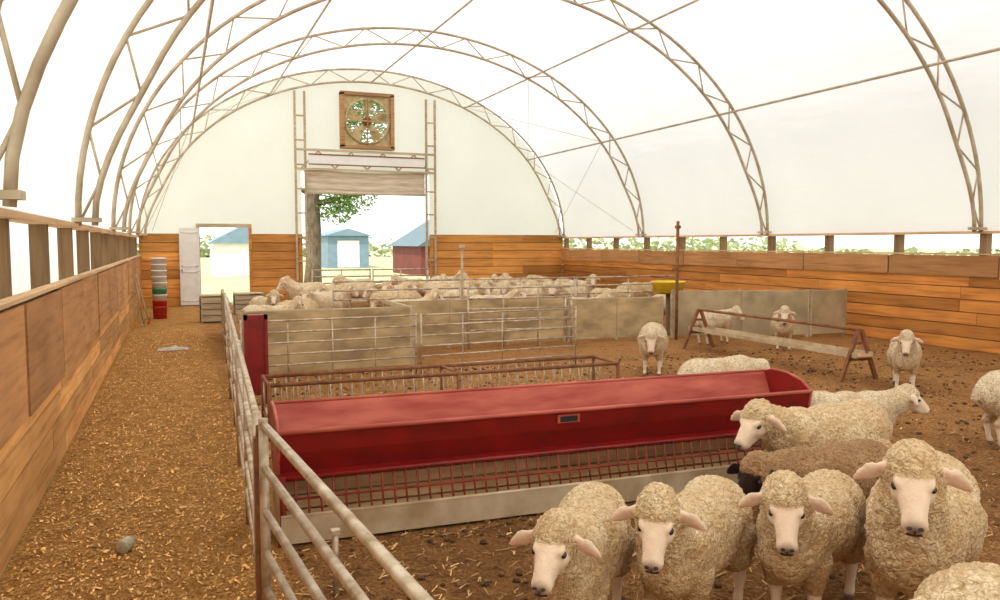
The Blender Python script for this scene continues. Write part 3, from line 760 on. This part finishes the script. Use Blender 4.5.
near = [
 (1.84, 3.44, -130, .95, dict(wool='wool', hy=-4, hp=28, nk=34, seed=1)),
 (2.42, 3.34, -147, .96, dict(wool='wool', hy=16, hp=38, nk=44, seed=2, hs=1.10)),
 (3.10, 3.24, -152, .96, dict(wool='wool', hy=24, hp=38, nk=46, seed=3, hs=1.10)),
 (3.48, 2.88, -147, 1.14, dict(wool='wool', hy=12, hp=36, nk=62, seed=4, fat=.93, hs=1.04)),
 (2.98, 1.78, -25, 1.10, dict(wool='wool', hy=0, hp=60, nk=10, seed=5)),
 (3.80, 3.84, 178, .96, dict(wool='woolt', hy=20, hp=28, nk=10, seed=6)),
 (4.42, 4.52, 178, 1.06, dict(wool='wool', hy=16, hp=32, nk=25, seed=7)),
 (5.62, 5.42, -18, .88, dict(wool='woolw', hy=-8, hp=30, nk=22, seed=8, vox=.014)),
 (5.50, 7.15, 5, 1.0, dict(wool='woolw', hy=0, hp=50, nk=-5, seed=9, vox=.016)),
 (6.75, 10.4, -125, 1.0, dict(wool='woolw', hy=0, hp=55, nk=10, seed=10, vox=.016)),
 (9.9, 13.0, 10, .9, dict(wool='woolw', hy=-20, hp=40, nk=20, seed=11, vox=.018)),
 (10.6, 11.9, -130, .95, dict(wool='woolw', hy=0, hp=45, nk=40, seed=12, vox=.018)),
 (9.30, 8.05, -136, .92, dict(wool='woolw', hy=-6, hp=45, nk=44, seed=13, vox=.016)),
 (7.72, 5.2, -20, 1.0, dict(wool='woolw', hy=0, hp=45, nk=30, seed=14, vox=.016)),
]
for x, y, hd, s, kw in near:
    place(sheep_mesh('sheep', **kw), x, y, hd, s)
var = [sheep_mesh('flock_sheep_a', 'woolw', 0, 40, 40, .022, 21), sheep_mesh('flock_sheep_b', 'wool', 30, 55, 0, .022, 22), sheep_mesh('flock_sheep_c', 'woolw', -35, 40, 50, .022, 23),
       sheep_mesh('flock_sheep_d', 'woolt', 10, 40, 35, .022, 24)]
flock = [(1.7, 16.3), (2.4, 17.4), (1.9, 18.9)]
gy = 18.8
while gy < 26.2:
    gx = 3.2+random.uniform(0, .9)
    while gx < 12.5:
        if not (gx < 4.2 and gy > 25): flock.append((gx+random.uniform(-.15, .15), gy+random.uniform(-.15, .15)))
        gx += random.uniform(1.4, 2.2)
    gy += 1.05
flock += [(6.4, 16.2), (8.6, 16.1), (10.9, 15.9), (4.5, 16.0)]
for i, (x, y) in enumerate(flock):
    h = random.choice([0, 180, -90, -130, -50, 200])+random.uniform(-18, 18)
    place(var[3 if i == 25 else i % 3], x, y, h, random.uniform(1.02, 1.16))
print('flock', len(flock))

# ------------------------------------------------------------------ light, world, camera
w = bpy.data.worlds.new('overcast_sky'); scene.world = w; w.use_nodes = True
nt = w.node_tree; bg = nt.nodes['Background']
tc = N(nt, 'ShaderNodeTexCoord'); sp = N(nt, 'ShaderNodeSeparateXYZ'); nt.links.new(tc.outputs['Generated'], sp.inputs[0])
col = ramp(nt, sp.outputs[2], [(0.0, (1.0, 1.0, 1.0)), (.35, (.95, .97, 1.0)), (1.0, (.86, .92, 1.0))])
nt.links.new(col, bg.inputs[0]); bg.inputs[1].default_value = 1.75
sl = bpy.data.lights.new('sun', 'SUN'); sl.energy = 4.6; sl.angle = math.radians(3); sl.color = (1, .93, .82)
so = bpy.data.objects.new('sun', sl); so.rotation_euler = (math.radians(20), math.radians(-28), 0); so.location = (0, 0, 30); scene.collection.objects.link(so)
cam = bpy.data.cameras.new('camera'); cam.lens = 28.8; cam.sensor_width = 36; cam.clip_end = 600
co = bpy.data.objects.new('camera', cam); co.location = (0, 0, 2.0); co.rotation_euler = (math.radians(90-4.07), 0, math.radians(-22.1)); scene.collection.objects.link(co)
scene.camera = co
